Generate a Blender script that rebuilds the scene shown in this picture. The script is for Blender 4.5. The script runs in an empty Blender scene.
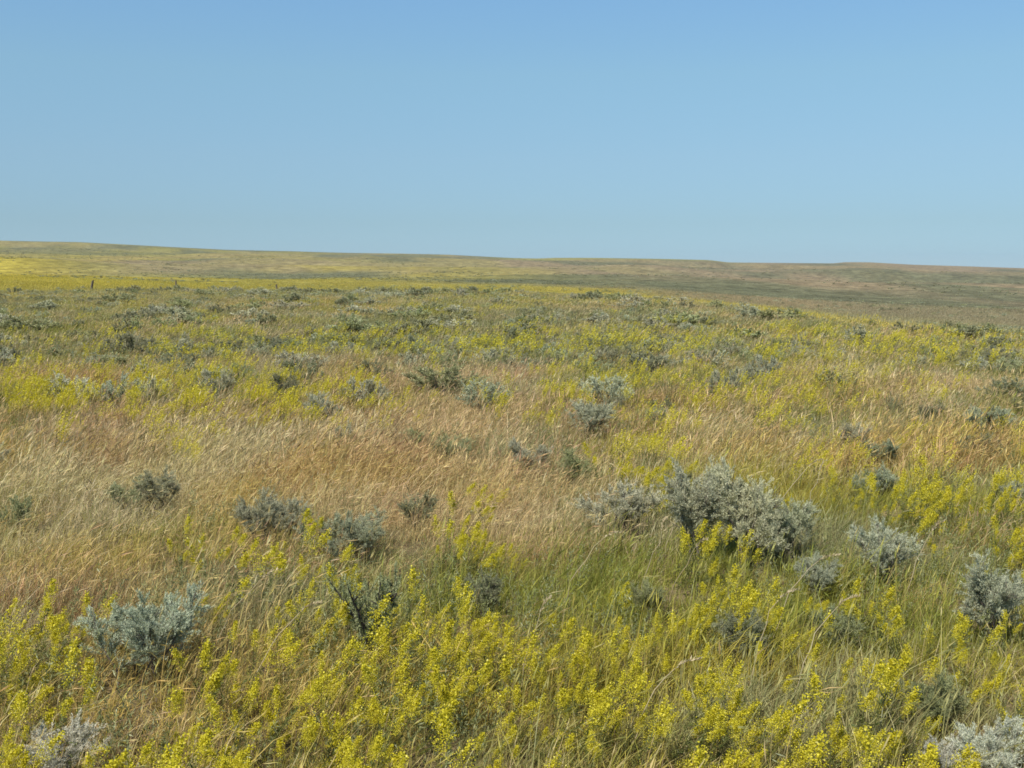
import bpy, math
import numpy as np

SEED = 11
rng = np.random.default_rng(SEED)
scene = bpy.context.scene
root_col = scene.collection
PI = math.pi

# ------------------------------------------------------------------ camera
W, H = 1024, 768
F = 1098.0                     # focal length in pixels
HORIZON = 272.0                # row of the eye level
CAM_Z = 1.78
PITCH = math.atan((384 - HORIZON) / F)

cam_d = bpy.data.cameras.new("camera")
cam = bpy.data.objects.new("camera", cam_d)
root_col.objects.link(cam)
cam_d.sensor_fit = 'HORIZONTAL'
cam_d.sensor_width = 36.0
cam_d.lens = 36.0 * F / W
cam_d.clip_start = 0.05
cam_d.clip_end = 30000
cam.rotation_euler = (PI / 2 - PITCH, 0, 0)

def ray(px, py):
    x = (px - 512.0) / F
    y = (384.0 - py) / F
    c, s = math.cos(PITCH), math.sin(PITCH)
    return np.array([x, c + y * s, -s + y * c])       # world direction (forward about +Y)

# ------------------------------------------------------------------ noise
def _hash(ix, iy, seed):
    n = (ix.astype(np.int64) * 374761393 + iy.astype(np.int64) * 668265263 + seed * 974634777) & 0x7fffffff
    n = ((n ^ (n >> 13)) * 1274126177) & 0x7fffffff
    return ((n ^ (n >> 16)) & 0xffff) / 65535.0

def vnoise(x, y, seed=0):
    x = np.asarray(x, float); y = np.asarray(y, float)
    ix = np.floor(x); iy = np.floor(y)
    fx = x - ix; fy = y - iy
    fx = fx * fx * fx * (fx * (fx * 6 - 15) + 10); fy = fy * fy * fy * (fy * (fy * 6 - 15) + 10)
    a = _hash(ix, iy, seed); b = _hash(ix + 1, iy, seed)
    c = _hash(ix, iy + 1, seed); d = _hash(ix + 1, iy + 1, seed)
    return (a * (1 - fx) + b * fx) * (1 - fy) + (c * (1 - fx) + d * fx) * fy

def fbm(x, y, seed=0, octv=4):
    s = 0.0; a = 0.5; t = 0.0
    x = np.asarray(x, float); y = np.asarray(y, float)
    for k in range(octv):
        ang = 0.6 * k + 0.3
        xr = x * math.cos(ang) - y * math.sin(ang); yr = x * math.sin(ang) + y * math.cos(ang)
        s = s + a * vnoise(xr + 17.3 * k, yr - 9.1 * k, seed + k); t += a
        a *= 0.5; x = x * 2.03; y = y * 2.03
    return s / t

def sstep(a, b, x):
    t = np.clip((x - a) / (b - a), 0, 1)
    return t * t * (3 - 2 * t)

# ------------------------------------------------------------------ terrain (polar height field)
az_front = np.radians(np.arange(-40, 40.001, 0.25))
az_side = np.radians(np.arange(42, 318.001, 3.0))
AZ = np.concatenate([az_front, az_side])                       # -40 .. 318 deg
LR = np.linspace(math.log(0.5), math.log(6500.0), 300)
RR = np.exp(LR)

SKY_X = [-150, 0, 40, 70, 100, 150, 210, 270, 330, 390, 440, 512, 540, 560, 610, 690, 725, 745, 850, 862, 885, 925, 1024, 1200]
SKY_Y = [238, 243, 243.4, 243.6, 245, 247.5, 250, 251, 252.5, 253, 254, 257.5, 258, 257.2, 257.4, 258.8, 259.6, 262, 263, 261.8, 262, 264.5, 268, 273]

def terrain_grid():
    A, R = np.meshgrid(AZ, RR, indexing='ij')
    X = R * np.sin(A); Y = R * np.cos(A)
    t = np.clip(np.sin(A) / math.sin(math.radians(25)), -1.35, 1.35)          # -1 left edge, +1 right edge
    px = 512 + 512 * t
    # plateau in front of the camera
    plat = 0.10 * (fbm(X / 7, Y / 7, 3, 3) - 0.5) + 0.05 * (fbm(X / 1.6, Y / 1.6, 5, 2) - 0.5)
    plat = plat + 0.14 * np.exp(-((R - 16) / 3.2) ** 2) - 0.20 * np.exp(-((R - 29) / 8.0) ** 2)
    plat = plat + 0.04 * sstep(40, 90, R) * (0.5 - 0.5 * np.clip(t, -1, 1)) * 1.2 - (0.1 + 0.2 * np.clip(t, 0, 1)) * sstep(18, 40, R)
    plat = plat + 0.5 * (fbm(X / 30, Y / 30, 8, 3) - 0.5) * sstep(25, 60, R)
    # distance of the plateau edge, nearer on the right
    xl = np.clip(t, -1.2, 1.2)
    rc = 34 + 64 / (1 + np.exp((xl - 0.35) / 0.18))
    # far country: rows on which each distance should be seen
    kr = np.log(np.array([250, 500, 900, 1600, 3200.0]))
    sky = np.interp(px, SKY_X, SKY_Y)
    rowL = [284, 276, 266, 255]; rowM = [292, 286, 278.5, 269]; rowR = [315, 305, 294, 281]
    def row_at(k):
        return np.where(t < 0, rowM[k] + (rowM[k] - rowL[k]) * t, rowM[k] + (rowR[k] - rowM[k]) * t)
    zc = [CAM_Z - (row_at(k) - HORIZON) / F * math.exp(kr[k]) for k in range(4)]
    zc.append(CAM_Z - (sky - HORIZON) / F * 3200.0)
    L = np.log(R)
    z = plat.copy()
    lrc = np.log(rc)
    s = np.clip((L - lrc) / (kr[0] - lrc), 0, 1)
    row_rc = HORIZON + F * (CAM_Z + 0.05 - plat) / rc             # carry the grade on smoothly past the edge
    zg = CAM_Z - ((row_rc * (1 - s) + row_at(0) * s) - HORIZON) / F * R
    z = np.where(L > lrc, zg, z)
    for k in range(4):
        s = np.clip((L - kr[k]) / (kr[k + 1] - kr[k]), 0, 1)
        # linear in distance along the sight line so the slope reads evenly
        s2 = (np.exp(L) - math.exp(kr[k])) / (math.exp(kr[k + 1]) - math.exp(kr[k]))
        z = np.where((L > kr[k]) & (L <= kr[k + 1]), zc[k] * (1 - s2) + zc[k + 1] * s2, z)
    s = np.clip((R - 3200) / 3300, 0, 1)
    z = np.where(R > 3200, zc[4] - 120 * s ** 1.4, z)
    # smooth along the radius
    zs = z.copy()
    for it in range(5):
        zs[:, 1:-1] = 0.25 * zs[:, :-2] + 0.5 * zs[:, 1:-1] + 0.25 * zs[:, 2:]
    w = sstep(60, 130, R)
    z = z * (1 - w) + zs * w
    # rolling ground
    amp = sstep(110, 260, R)
    roll = (fbm(X / 190, Y / 150, 21, 4) - 0.5) * 6.0 * amp * sstep(3000, 1200, R)
    roll = roll + (fbm(X / 620, Y / 420, 31, 3) - 0.5) * 34 * sstep(380, 900, R) * sstep(3000, 1900, R)
    roll = roll + (fbm(X / 260, Y / 260, 41, 3) - 0.5) * 9.0 * sstep(700, 1300, R) * sstep(3300, 2500, R)
    z = z + roll
    # no ground in front of the eye-level skyline beyond its mark
    lim = CAM_Z - (sky + 1.5 - HORIZON) / F * R
    z = np.where((R > 150) & (R < 2900), np.minimum(z, lim), z)
    return A, R, X, Y, z

GA, GR, GX, GY, GZ = terrain_grid()
cam_ground = float(GZ[:, 0].mean())
cam.location = (0, 0, CAM_Z)

def hgt(x, y):
    x = np.asarray(x, float); y = np.asarray(y, float)
    r = np.maximum(np.hypot(x, y), RR[0]); a = np.arctan2(x, y)
    a = np.where(a < AZ[0], a + 2 * PI, a)
    ia = np.clip(np.searchsorted(AZ, a) - 1, 0, len(AZ) - 2)
    fa = (a - AZ[ia]) / (AZ[ia + 1] - AZ[ia]); fa = np.clip(fa, 0, 1)
    q = (np.log(r) - LR[0]) / (LR[1] - LR[0])
    ir = np.clip(np.floor(q).astype(int), 0, len(LR) - 2); fr = np.clip(q - ir, 0, 1)
    return (GZ[ia, ir] * (1 - fa) * (1 - fr) + GZ[ia + 1, ir] * fa * (1 - fr)
            + GZ[ia, ir + 1] * (1 - fa) * fr + GZ[ia + 1, ir + 1] * fa * fr)

def ground_at(px, py, lift=0.08):
    d = ray(px, py)
    last = None
    ts = np.exp(np.linspace(math.log(2.0), math.log(900.0), 900))
    P = d[None, :] * ts[:, None] + np.array([0, 0, CAM_Z])
    below = P[:, 2] < hgt(P[:, 0], P[:, 1]) + lift
    if not below.any():
        return None
    p = P[np.argmax(below)]
    return float(p[0]), float(p[1]), float(hgt(p[0], p[1]))

def to_px(x, y, lift=0.13):
    """row and column in which flat ground at x, y is seen (used as ground coordinates for the cover maps)"""
    x = np.asarray(x, float); y = np.asarray(y, float)
    c, s = math.cos(PITCH), math.sin(PITCH)
    dz = -CAM_Z + lift
    depth = np.maximum(y * c - dz * s, 0.3)
    up = y * s + dz * c
    return 512 + F * x / depth, 384 - F * up / depth

# ------------------------------------------------------------------ cover maps (where what grows)
YELLOW = [(10, 690, 45, 60, 2.0), (60, 745, 60, 35, .6), (220, 740, 90, 40, 1.4), (310, 690, 70, 60, .9), (400, 650, 50, 50, .7),
          (420, 725, 90, 50, .9), (490, 640, 40, 30, 1.0), (570, 700, 90, 50, .85), (650, 730, 70, 40, .6), (705, 590, 50, 26, 1.0),
          (770, 590, 60, 26, .5), (800, 690, 120, 60, .8), (965, 495, 80, 36, 1.0), (880, 500, 60, 22, .8), (890, 720, 70, 40, 1.0),
          (1000, 660, 40, 40, .45), (200, 552, 22, 10, .7), (195, 585, 22, 7, .8), (350, 575, 22, 22, .6), (620, 465, 26, 26, 1.1),
          (470, 540, 22, 20, .7), (660, 505, 10, 14, .8), (830, 440, 60, 12, .4), (180, 440, 22, 8, .8), (160, 402, 170, 12, .6),
          (285, 405, 45, 11, .9), (90, 402, 90, 16, .5), (15, 402, 40, 16, .6), (500, 410, 60, 9, .35), (590, 390, 60, 9, .5),
          (770, 395, 80, 12, .6), (700, 420, 60, 9, .5), (180, 380, 180, 8, .5),
          (560, 332, 320, 13, .55), (820, 336, 200, 12, .75), (960, 350, 100, 12, .55), (300, 335, 220, 13, .5), (60, 312, 70, 10, .35),
          (640, 312, 120, 6, .5), (900, 590, 110, 50, .45), (1000, 670, 60, 50, .5), (420, 355, 300, 12, .25)]
DRY = [(150, 460, 200, 36, .5), (330, 470, 120, 46, .45), (60, 565, 90, 50, .38), (430, 420, 90, 14, .45), (900, 440, 130, 16, .42),
       (480, 500, 60, 20, .25), (690, 440, 60, 14, .3), (120, 690, 60, 30, .35), (880, 378, 160, 14, -.15), (560, 400, 120, 8, .25),
       (650, 555, 110, 32, -.5), (420, 590, 90, 30, -.12), (100, 402, 200, 12, -.2), (760, 650, 200, 60, -.25), (800, 510, 90, 36, -.3),
       (600, 640, 80, 40, -.2), (180, 440, 40, 10, -.2), (120, 480, 60, 20, .1), (900, 620, 130, 70, -.32), (980, 720, 80, 50, -.2)]

def blobs(lst, u, v):
    s = np.zeros_like(u)
    for cx, cy, sx, sy, a in lst:
        s += (a if sx > 26 or lst is DRY else 1.9 * a) * np.exp(-0.5 * (((u - cx) / sx) ** 2 + ((v - cy) / sy) ** 2))
    return s

def yellow_map(x, y):
    u, v = to_px(x, y, .26)
    n = fbm(x / .55, y / .55, 51, 3)
    return np.clip(.72 * blobs(YELLOW, u, v) + .10 * sstep(560, 660, v), 0, 1.0) * (0.25 + 1.1 * sstep(0.36, 0.62, n))

def dry_map(x, y):
    u, v = to_px(x, y)
    n = fbm(x / 1.8, y / 1.8, 61, 3) - 0.5
    n2 = fbm(x / 9, y / 9, 67, 3) - 0.5
    return np.clip(0.37 - 0.12 * sstep(385, 350, v) + blobs(DRY, u, v) + 1.35 * n + 0.6 * n2 * sstep(10, 20, y), 0.05, 0.98)

COL_YEL = np.array([0.310, 0.252, 0.034]); COL_TAN = np.array([0.235, 0.200, 0.082]); COL_BRN = np.array([0.215, 0.168, 0.098])
COL_GRY = np.array([0.118, 0.124, 0.066]); COL_OLV = np.array([0.205, 0.192, 0.048])

def far_cover(x, y):
    """colour of the plant cover on the far slopes"""
    r = np.hypot(x, y); t = np.clip((x / np.maximum(r, 1e-6)) / math.sin(math.radians(25)), -1.4, 1.4)
    n1 = fbm(x / 150, y / 330, 71, 5); n2 = fbm(x / 90, y / 190, 77, 4); n3 = fbm(x / 420, y / 620, 83, 4)
    yel = sstep(0.44, 0.60, n1 - 0.12 * t - 0.06 * sstep(700, 1600, r))
    yel = yel * np.clip(0.62 - 0.60 * t, 0.05, 1.0) * (1 - 0.75 * sstep(700, 2000, r))
    RY = np.clip(310 - 360 * t, 60, 600) * (.75 + .5 * fbm(x / 120, y / 160, 85, 3))
    near_yel = sstep(1.25 * RY, .8 * RY, r) * (.6 + .4 * sstep(.34, .52, fbm(x / 45, y / 110, 87, 4)))
    patch = np.exp(-((t + 1.0) / .14) ** 2) * sstep(480, 620, r) * sstep(1350, 1000, r)
    near_yel = np.maximum(near_yel, patch)
    yel = yel * sstep(.25, -.25, t) * .8
    yel = np.maximum(yel, .95 * near_yel)
    gry = sstep(0.46, 0.62, n2 * 0.5 + n3 * 0.5 + 0.03)
    brn = sstep(0.42, 0.62, fbm(x / 210, y / 420, 91, 4) + 0.16 * t)
    c = COL_TAN[None] * np.ones((len(x), 1))
    mix = lambda c, col, f: c * (1 - f[:, None]) + col[None] * f[:, None]
    c = mix(c, COL_OLV, np.clip(.5 - .6 * t, 0, 1) * sstep(0.4, 0.6, n3))
    c = mix(c, COL_BRN, 0.8 * brn)
    c = mix(c, COL_BRN, .6 * sstep(-.1, .5, t))
    c = mix(c, COL_GRY, 0.85 * gry * (1 - .6 * sstep(0, .6, t) * sstep(520, 300, r)))
    c = mix(c, COL_GRY, .6 * sstep(-.05, .1, t) * sstep(.75, .45, t) * sstep(380, 520, r) * sstep(1100, 800, r) * sstep(.35, .55, fbm(x / 130, y / 260, 89, 3)))
    c = mix(c, COL_OLV * 1.1, .7 * sstep(-.1, .05, t) * sstep(.55, .40, t) * sstep(2350, 2750, r))
    c = mix(c, COL_YEL, 0.93 * yel)
    return c * (0.85 + 0.3 * fbm(x / 25, y / 25, 99, 3))[:, None]

# ------------------------------------------------------------------ mesh helpers
def make_mesh(name, v, q, mat=None, attrs=None, smooth=False, midx=None):
    me = bpy.data.meshes.new(name)
    v = np.asarray(v, np.float32); q = np.asarray(q, np.int32)
    me.vertices.add(len(v)); me.vertices.foreach_set("co", v.ravel())
    if len(q):
        me.loops.add(q.size); me.loops.foreach_set("vertex_index", q.ravel())
        me.polygons.add(len(q)); me.polygons.foreach_set("loop_start", np.arange(0, q.size, 4, dtype=np.int32))
    mats = mat if isinstance(mat, (list, tuple)) else ([mat] if mat else [])
    for m in mats: me.materials.append(m)
    if midx is not None: me.polygons.foreach_set("material_index", np.asarray(midx, np.int32))
    for k, (typ, data) in (attrs or {}).items():
        a = me.attributes.new(k, typ, 'POINT')
        data = np.asarray(data, np.int32 if typ == 'INT' else np.float32)
        a.data.foreach_set({'FLOAT': 'value', 'INT': 'value', 'FLOAT_VECTOR': 'vector', 'FLOAT_COLOR': 'color'}[typ], data.ravel())
    me.update(calc_edges=True)
    if smooth and len(q): me.polygons.foreach_set("use_smooth", np.ones(len(q), bool))
    return me

class MB:
    """collects vertices, quads and one random number per piece"""
    def __init__(self): self.v = []; self.q = []; self.r = []; self.n = 0; self.m = []
    def add(self, v, q, r, m=0):
        v = np.asarray(v, float).reshape(-1, 3); q = np.asarray(q, int).reshape(-1, 4)
        self.v.append(v); self.q.append(q + self.n); self.r.append(np.broadcast_to(np.asarray(r, float), (len(v),)))
        self.m.append(np.full(len(q), m)); self.n += len(v)
    def mesh(self, name, mat, smooth=False):
        return make_mesh(name, np.concatenate(self.v), np.concatenate(self.q), mat,
                         {'rnd': ('FLOAT', np.concatenate(self.r))}, smooth, np.concatenate(self.m))

def unit(a): return a / np.maximum(np.linalg.norm(a, axis=-1, keepdims=True), 1e-9)

def add_leaves(mb, pos, dirs, length, width, rnd, m=0, mid=0.45):
    """diamond leaves"""
    n = len(pos); dirs = unit(dirs)
    side = unit(np.cross(dirs, rng.normal(size=(n, 3))))
    nrm = np.cross(dirs, side)
    L = np.broadcast_to(np.asarray(length, float), (n,))[:, None]; Wd = np.broadcast_to(np.asarray(width, float), (n,))[:, None]
    c = pos + dirs * L * mid
    v = np.stack([pos, c - side * Wd / 2 + nrm * L * .06, pos + dirs * L, c + side * Wd / 2 + nrm * L * .06], 1)
    q = np.arange(4 * n).reshape(n, 4)
    mb.add(v, q, np.repeat(rnd, 4), m)

def add_ribbons(mb, base, h, lean_dir, lean, width, rnd, m=0, levels=(0, .35, .7, 1.0), curl=1.7):
    """bent, tapering blades"""
    n = len(base); t = np.array(levels)[None, :, None]
    ld = np.stack([np.cos(lean_dir), np.sin(lean_dir), np.zeros(n)], 1)[:, None, :]
    h = h[:, None, None]; ln = lean[:, None, None]
    c = base[:, None, :] + ld * (ln * h * t ** curl)
    z = h * (t - 0.32 * np.minimum(ln, 1.2) * t ** 2.4)
    c = c + np.concatenate([np.zeros_like(z), np.zeros_like(z), z], 2)
    ya = rng.uniform(0, 2 * PI, n)
    sd = np.stack([np.cos(ya), np.sin(ya), np.zeros(n)], 1)[:, None, :]
    wd = np.broadcast_to(np.asarray(width, float), (n,))[:, None, None] * (1 - 0.85 * t ** 2.0)
    v = np.stack([c - sd * wd / 2, c + sd * wd / 2], 2)           # n, levels, 2, 3
    k = len(levels)
    idx = np.arange(n * k * 2).reshape(n, k, 2)
    q = np.stack([idx[:, :-1, 0], idx[:, :-1, 1], idx[:, 1:, 1], idx[:, 1:, 0]], -1)
    mb.add(v, q, np.repeat(rnd, k * 2), m)
    return c[:, -1, :], unit(c[:, -1, :] - c[:, -2, :])

def add_tube(mb, pts, rad, rnd=0.5, sides=5, m=0):
    pts = np.asarray(pts, float); k = len(pts); rad = np.asarray(rad, float)
    tan = unit(np.gradient(pts, axis=0))
    ref = np.array([0.3, 0.9, 0.1]); a = unit(np.cross(tan, ref)); b = np.cross(tan, a)
    th = np.arange(sides) / sides * 2 * PI
    ring = pts[:, None, :] + rad[:, None, None] * (a[:, None, :] * np.cos(th)[None, :, None] + b[:, None, :] * np.sin(th)[None, :, None])
    idx = np.arange(k * sides).reshape(k, sides); nx = np.roll(idx, -1, 1)
    q = np.stack([idx[:-1], nx[:-1], nx[1:], idx[1:]], -1)
    mb.add(ring, q, rnd, m)

# ------------------------------------------------------------------ materials
def new_mat(name):
    m = bpy.data.materials.new(name); m.use_nodes = True
    nt = m.node_tree; nt.nodes.clear()
    out = nt.nodes.new('ShaderNodeOutputMaterial')
    return m, nt, out

def N(nt, typ, **kw):
    n = nt.nodes.new(typ)
    for k, v in kw.items():
        if k == 'inp':
            for kk, vv in v.items(): n.inputs[kk].default_value = vv
        else: setattr(n, k, v)
    return n

def leaf_shader(nt, out, col, trans=0.3, gloss=0.0):
    d = N(nt, 'ShaderNodeBsdfDiffuse'); t = N(nt, 'ShaderNodeBsdfTranslucent'); mx = N(nt, 'ShaderNodeMixShader', inp={0: trans})
    nt.links.new(col, d.inputs['Color']); nt.links.new(col, t.inputs['Color'])
    nt.links.new(d.outputs[0], mx.inputs[1]); nt.links.new(t.outputs[0], mx.inputs[2])
    last = mx
    if gloss > 0:
        g = N(nt, 'ShaderNodeBsdfGlossy', inp={'Roughness': 0.45, 'Color': (1, 1, 1, 1)}); m2 = N(nt, 'ShaderNodeMixShader', inp={0: gloss})
        nt.links.new(mx.outputs[0], m2.inputs[1]); nt.links.new(g.outputs[0], m2.inputs[2]); last = m2
    nt.links.new(last.outputs[0], out.inputs['Surface'])

def mixc(nt, f, a, b, blend='MIX'):
    n = N(nt, 'ShaderNodeMix', data_type='RGBA', blend_type=blend)
    for sock, val in ((0, f), (6, a), (7, b)):
        if hasattr(val, 'links'): nt.links.new(val, n.inputs[sock])
        elif isinstance(val, (int, float)): n.inputs[sock].default_value = val
        else: n.inputs[sock].default_value = (*val, 1)
    return n.outputs[2]

def math_n(nt, op, a, b=0.0, clamp=False):
    n = N(nt, 'ShaderNodeMath', operation=op, use_clamp=clamp)
    for k, val in enumerate((a, b)):
        if hasattr(val, 'links'): nt.links.new(val, n.inputs[k])
        else: n.inputs[k].default_value = val
    return n.outputs[0]

def attr(nt, name, typ='GEOMETRY'): return N(nt, 'ShaderNodeAttribute', attribute_name=name, attribute_type=typ)

def grass_material():
    m, nt, out = new_mat('grass_blades')
    r = attr(nt, 'rnd').outputs['Fac']
    ca = attr(nt, 'ca', 'INSTANCER').outputs['Color']; cb = attr(nt, 'cb', 'INSTANCER').outputs['Color']
    dry = attr(nt, 'dry', 'INSTANCER').outputs['Fac']
    f = math_n(nt, 'MULTIPLY', math_n(nt, 'SUBTRACT', dry, r), 6.0)
    f = math_n(nt, 'ADD', f, 0.5, True)
    col = mixc(nt, f, cb, ca)
    # each blade a little lighter or darker than the next
    r2 = math_n(nt, 'FRACT', math_n(nt, 'MULTIPLY', r, 17.31))
    v = math_n(nt, 'ADD', math_n(nt, 'MULTIPLY', r2, 0.75), 0.62)
    hsv = N(nt, 'ShaderNodeHueSaturation'); nt.links.new(col, hsv.inputs['Color']); nt.links.new(v, hsv.inputs['Value'])
    nt.links.new(math_n(nt, 'ADD', math_n(nt, 'MULTIPLY', math_n(nt, 'FRACT', math_n(nt, 'MULTIPLY', r, 71.7)), 0.04), 0.48), hsv.inputs['Hue'])
    leaf_shader(nt, out, hsv.outputs[0], 0.42, 0.02)
    return m

def rnd_material(name, c0, c1, trans=0.3, gloss=0.0, use_obj=False):
    m, nt, out = new_mat(name)
    r = attr(nt, 'rnd').outputs['Fac']
    col = mixc(nt, r, c0, c1)
    if use_obj:
        oi = N(nt, 'ShaderNodeObjectInfo'); col = mixc(nt, 1.0, col, oi.outputs['Color'], 'MULTIPLY')
    leaf_shader(nt, out, col, trans, gloss)
    return m

def bark_material(name, c0, c1):
    m, nt, out = new_mat(name)
    tc = N(nt, 'ShaderNodeTexCoord'); mp = N(nt, 'ShaderNodeMapping', inp={'Scale': (60, 60, 9)})
    nz = N(nt, 'ShaderNodeTexNoise', inp={'Scale': 1.0, 'Detail': 4.0})
    nt.links.new(tc.outputs['Object'], mp.inputs[0]); nt.links.new(mp.outputs[0], nz.inputs['Vector'])
    col = mixc(nt, nz.outputs[0], c0, c1)
    b = N(nt, 'ShaderNodeBsdfPrincipled', inp={'Roughness': 0.9}); nt.links.new(col, b.inputs['Base Color'])
    bm = N(nt, 'ShaderNodeBump', inp={'Strength': 0.6, 'Distance': 0.004}); nt.links.new(nz.outputs[0], bm.inputs['Height']); nt.links.new(bm.outputs[0], b.inputs['Normal'])
    nt.links.new(b.outputs[0], out.inputs['Surface'])
    return m

M_GRASS = grass_material()
M_SAGE = rnd_material('sage_leaf', (0.82, 0.86, 0.80), (1.25, 1.22, 1.16), 0.27, 0.02, True)
M_BARK = bark_material('sage_bark', (0.07, 0.055, 0.045), (0.20, 0.165, 0.135))
M_DARKBARK = bark_material('dark_bark', (0.02, 0.017, 0.014), (0.075, 0.06, 0.05))
M_FLOWER = rnd_material('yellow_floret', (0.44, 0.385, 0.019), (0.75, 0.66, 0.044), 0.35, 0.02)
M_STEM = rnd_material('flower_stem', (0.10, 0.13, 0.035), (0.22, 0.22, 0.06), 0.3, 0.02)
M_STALK = rnd_material('dry_stalk', (0.50, 0.40, 0.22), (0.62, 0.52, 0.32), 0.25, 0.03)
M_POST = bark_material('weathered_wood', (0.07, 0.055, 0.04), (0.17, 0.14, 0.11))

def ground_material():
    m, nt, out = new_mat('prairie_soil_and_cover')
    ca = attr(nt, 'cover').outputs['Color']
    geo = N(nt, 'ShaderNodeNewGeometry')
    def noise(scale, detail, ramp):
        nz = N(nt, 'ShaderNodeTexNoise', inp={'Scale': scale, 'Detail': detail, 'Roughness': 0.6})
        nt.links.new(geo.outputs['Position'], nz.inputs['Vector'])
        mr = N(nt, 'ShaderNodeMapRange', inp={1: ramp[0], 2: ramp[1], 3: ramp[2], 4: ramp[3]})
        nt.links.new(nz.outputs[0], mr.inputs[0]); return mr.outputs[0], nz.outputs[0]
    a, _ = noise(0.035, 6, (0.3, 0.7, 0.78, 1.2))
    b, raw = noise(0.9, 8, (0.3, 0.7, 0.65, 1.35))
    c, raw2 = noise(9.0, 5, (0.3, 0.7, 0.7, 1.3))
    e, _ = noise(0.13, 4, (0.35, 0.65, 0.62, 1.32))
    v = math_n(nt, 'MULTIPLY', math_n(nt, 'MULTIPLY', math_n(nt, 'MULTIPLY', a, b), c), e)
    mul = N(nt, 'ShaderNodeVectorMath', operation='SCALE'); nt.links.new(ca, mul.inputs[0]); nt.links.new(v, mul.inputs['Scale'])
    d = N(nt, 'ShaderNodeBsdfPrincipled', inp={'Roughness': 1.0, 'Specular IOR Level': 0.05})
    nt.links.new(mul.outputs[0], d.inputs['Base Color'])
    bm = N(nt, 'ShaderNodeBump', inp={'Strength': 0.9, 'Distance': 0.12})
    nt.links.new(raw2, bm.inputs['Height']); nt.links.new(bm.outputs[0], d.inputs['Normal'])
    nt.links.new(d.outputs[0], out.inputs['Surface'])
    return m
M_GROUND = ground_material()

# ------------------------------------------------------------------ ground and hills
def tag(o, label=None, cat=None, group=None, kind=None):
    if label: o['label'] = label
    if cat: o['category'] = cat
    if group: o['group'] = group
    if kind: o['kind'] = kind
    return o

def ground_mesh():
    na, nr = GX.shape
    V = np.stack([GX, GY, GZ], -1).reshape(-1, 3)
    V = np.vstack([V, [[0, 0, cam_ground]]])
    idx = np.arange(na * nr).reshape(na, nr); nx = np.roll(idx, -1, 0)
    q = np.stack([idx[:, :-1], nx[:, :-1], nx[:, 1:], idx[:, 1:]], -1)      # normals checked below
    x = V[:, 0]; y = V[:, 1]; r = np.hypot(x, y)
    fc = far_cover(x, y)
    litter = np.array([[0.19, 0.145, 0.075]]) * (0.7 + 0.6 * fbm(x / 0.9, y / 0.9, 5, 3))[:, None]
    w = sstep(70, 200, r)[:, None]
    col = litter * (1 - w) + fc * w
    return V, q, col, r, nr, na, idx

def build_ground():
    V, q, col, r, nr, na, idx = ground_mesh()
    q = q[:, :, ::-1]
    cut = int(np.searchsorted(RR, 240.0))
    def sub(name, quads, kind):
        used = np.unique(quads); remap = -np.ones(len(V), int); remap[used] = np.arange(len(used))
        c4 = np.concatenate([col[used], np.ones((len(used), 1))], 1)
        me = make_mesh(name, V[used], remap[quads], M_GROUND, {'cover': ('FLOAT_COLOR', c4)}, True)
        o = bpy.data.objects.new(name, me); root_col.objects.link(o); o['kind'] = kind
        return o
    near = q[:, :cut].reshape(-1, 4)
    # centre patch under the camera
    c = len(V) - 1; inner = idx[:, 0]; k = len(inner)
    fan = np.array([[c, inner[(i + 2) % k], inner[(i + 1) % k], inner[i]] for i in range(0, k - k % 2, 2)])
    sub('ground', np.vstack([near, fan]), 'structure')
    sub('hills', q[:, cut:].reshape(-1, 4), 'structure')
build_ground()

# ------------------------------------------------------------------ scattering (ground cover only)
sources = 0
def source_collection(name, meshes):
    col = bpy.data.collections.new(name)
    for i, me in enumerate(meshes):
        o = bpy.data.objects.new("%s_clump_%03d" % (name, i), me); col.objects.link(o)
    return col

def scatter(name, meshes, P, rot, scl, idx, extra):
    n = len(P)
    at = {'rot': ('FLOAT_VECTOR', rot), 'scl': ('FLOAT_VECTOR', scl), 'idx': ('INT', idx)}
    at.update(extra)
    me = make_mesh(name, P, np.zeros((0, 4), int), None, at)
    o = bpy.data.objects.new(name, me); root_col.objects.link(o)
    ng = bpy.data.node_groups.new(name, 'GeometryNodeTree')
    ng.interface.new_socket('Geometry', in_out='INPUT', socket_type='NodeSocketGeometry')
    ng.interface.new_socket('Geometry', in_out='OUTPUT', socket_type='NodeSocketGeometry')
    gi = ng.nodes.new('NodeGroupInput'); go = ng.nodes.new('NodeGroupOutput')
    ip = ng.nodes.new('GeometryNodeInstanceOnPoints'); ci = ng.nodes.new('GeometryNodeCollectionInfo')
    ci.inputs['Collection'].default_value = source_collection(name, meshes)
    ci.inputs['Separate Children'].default_value = True; ci.inputs['Reset Children'].default_value = True
    ip.inputs['Pick Instance'].default_value = True
    def na(nm, typ):
        a = ng.nodes.new('GeometryNodeInputNamedAttribute'); a.data_type = typ; a.inputs['Name'].default_value = nm
        return a.outputs['Attribute']
    e2r = ng.nodes.new('FunctionNodeEulerToRotation')
    L = ng.links.new
    L(na('rot', 'FLOAT_VECTOR'), e2r.inputs[0]); L(e2r.outputs[0], ip.inputs['Rotation'])
    L(na('scl', 'FLOAT_VECTOR'), ip.inputs['Scale']); L(na('idx', 'INT'), ip.inputs['Instance Index'])
    L(gi.outputs[0], ip.inputs['Points']); L(ci.outputs[0], ip.inputs['Instance']); L(ip.outputs[0], go.inputs[0])
    md = o.modifiers.new('scatter', 'NODES'); md.node_group = ng
    return o

def wedge(density, r0, r1, half=39.0):
    half = math.radians(half)
    area = half * (r1 * r1 - r0 * r0); n = int(area * density)
    r = np.sqrt(rng.uniform(r0 * r0, r1 * r1, n)); a = rng.uniform(-half, half, n)
    return r * np.sin(a), r * np.cos(a)

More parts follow.
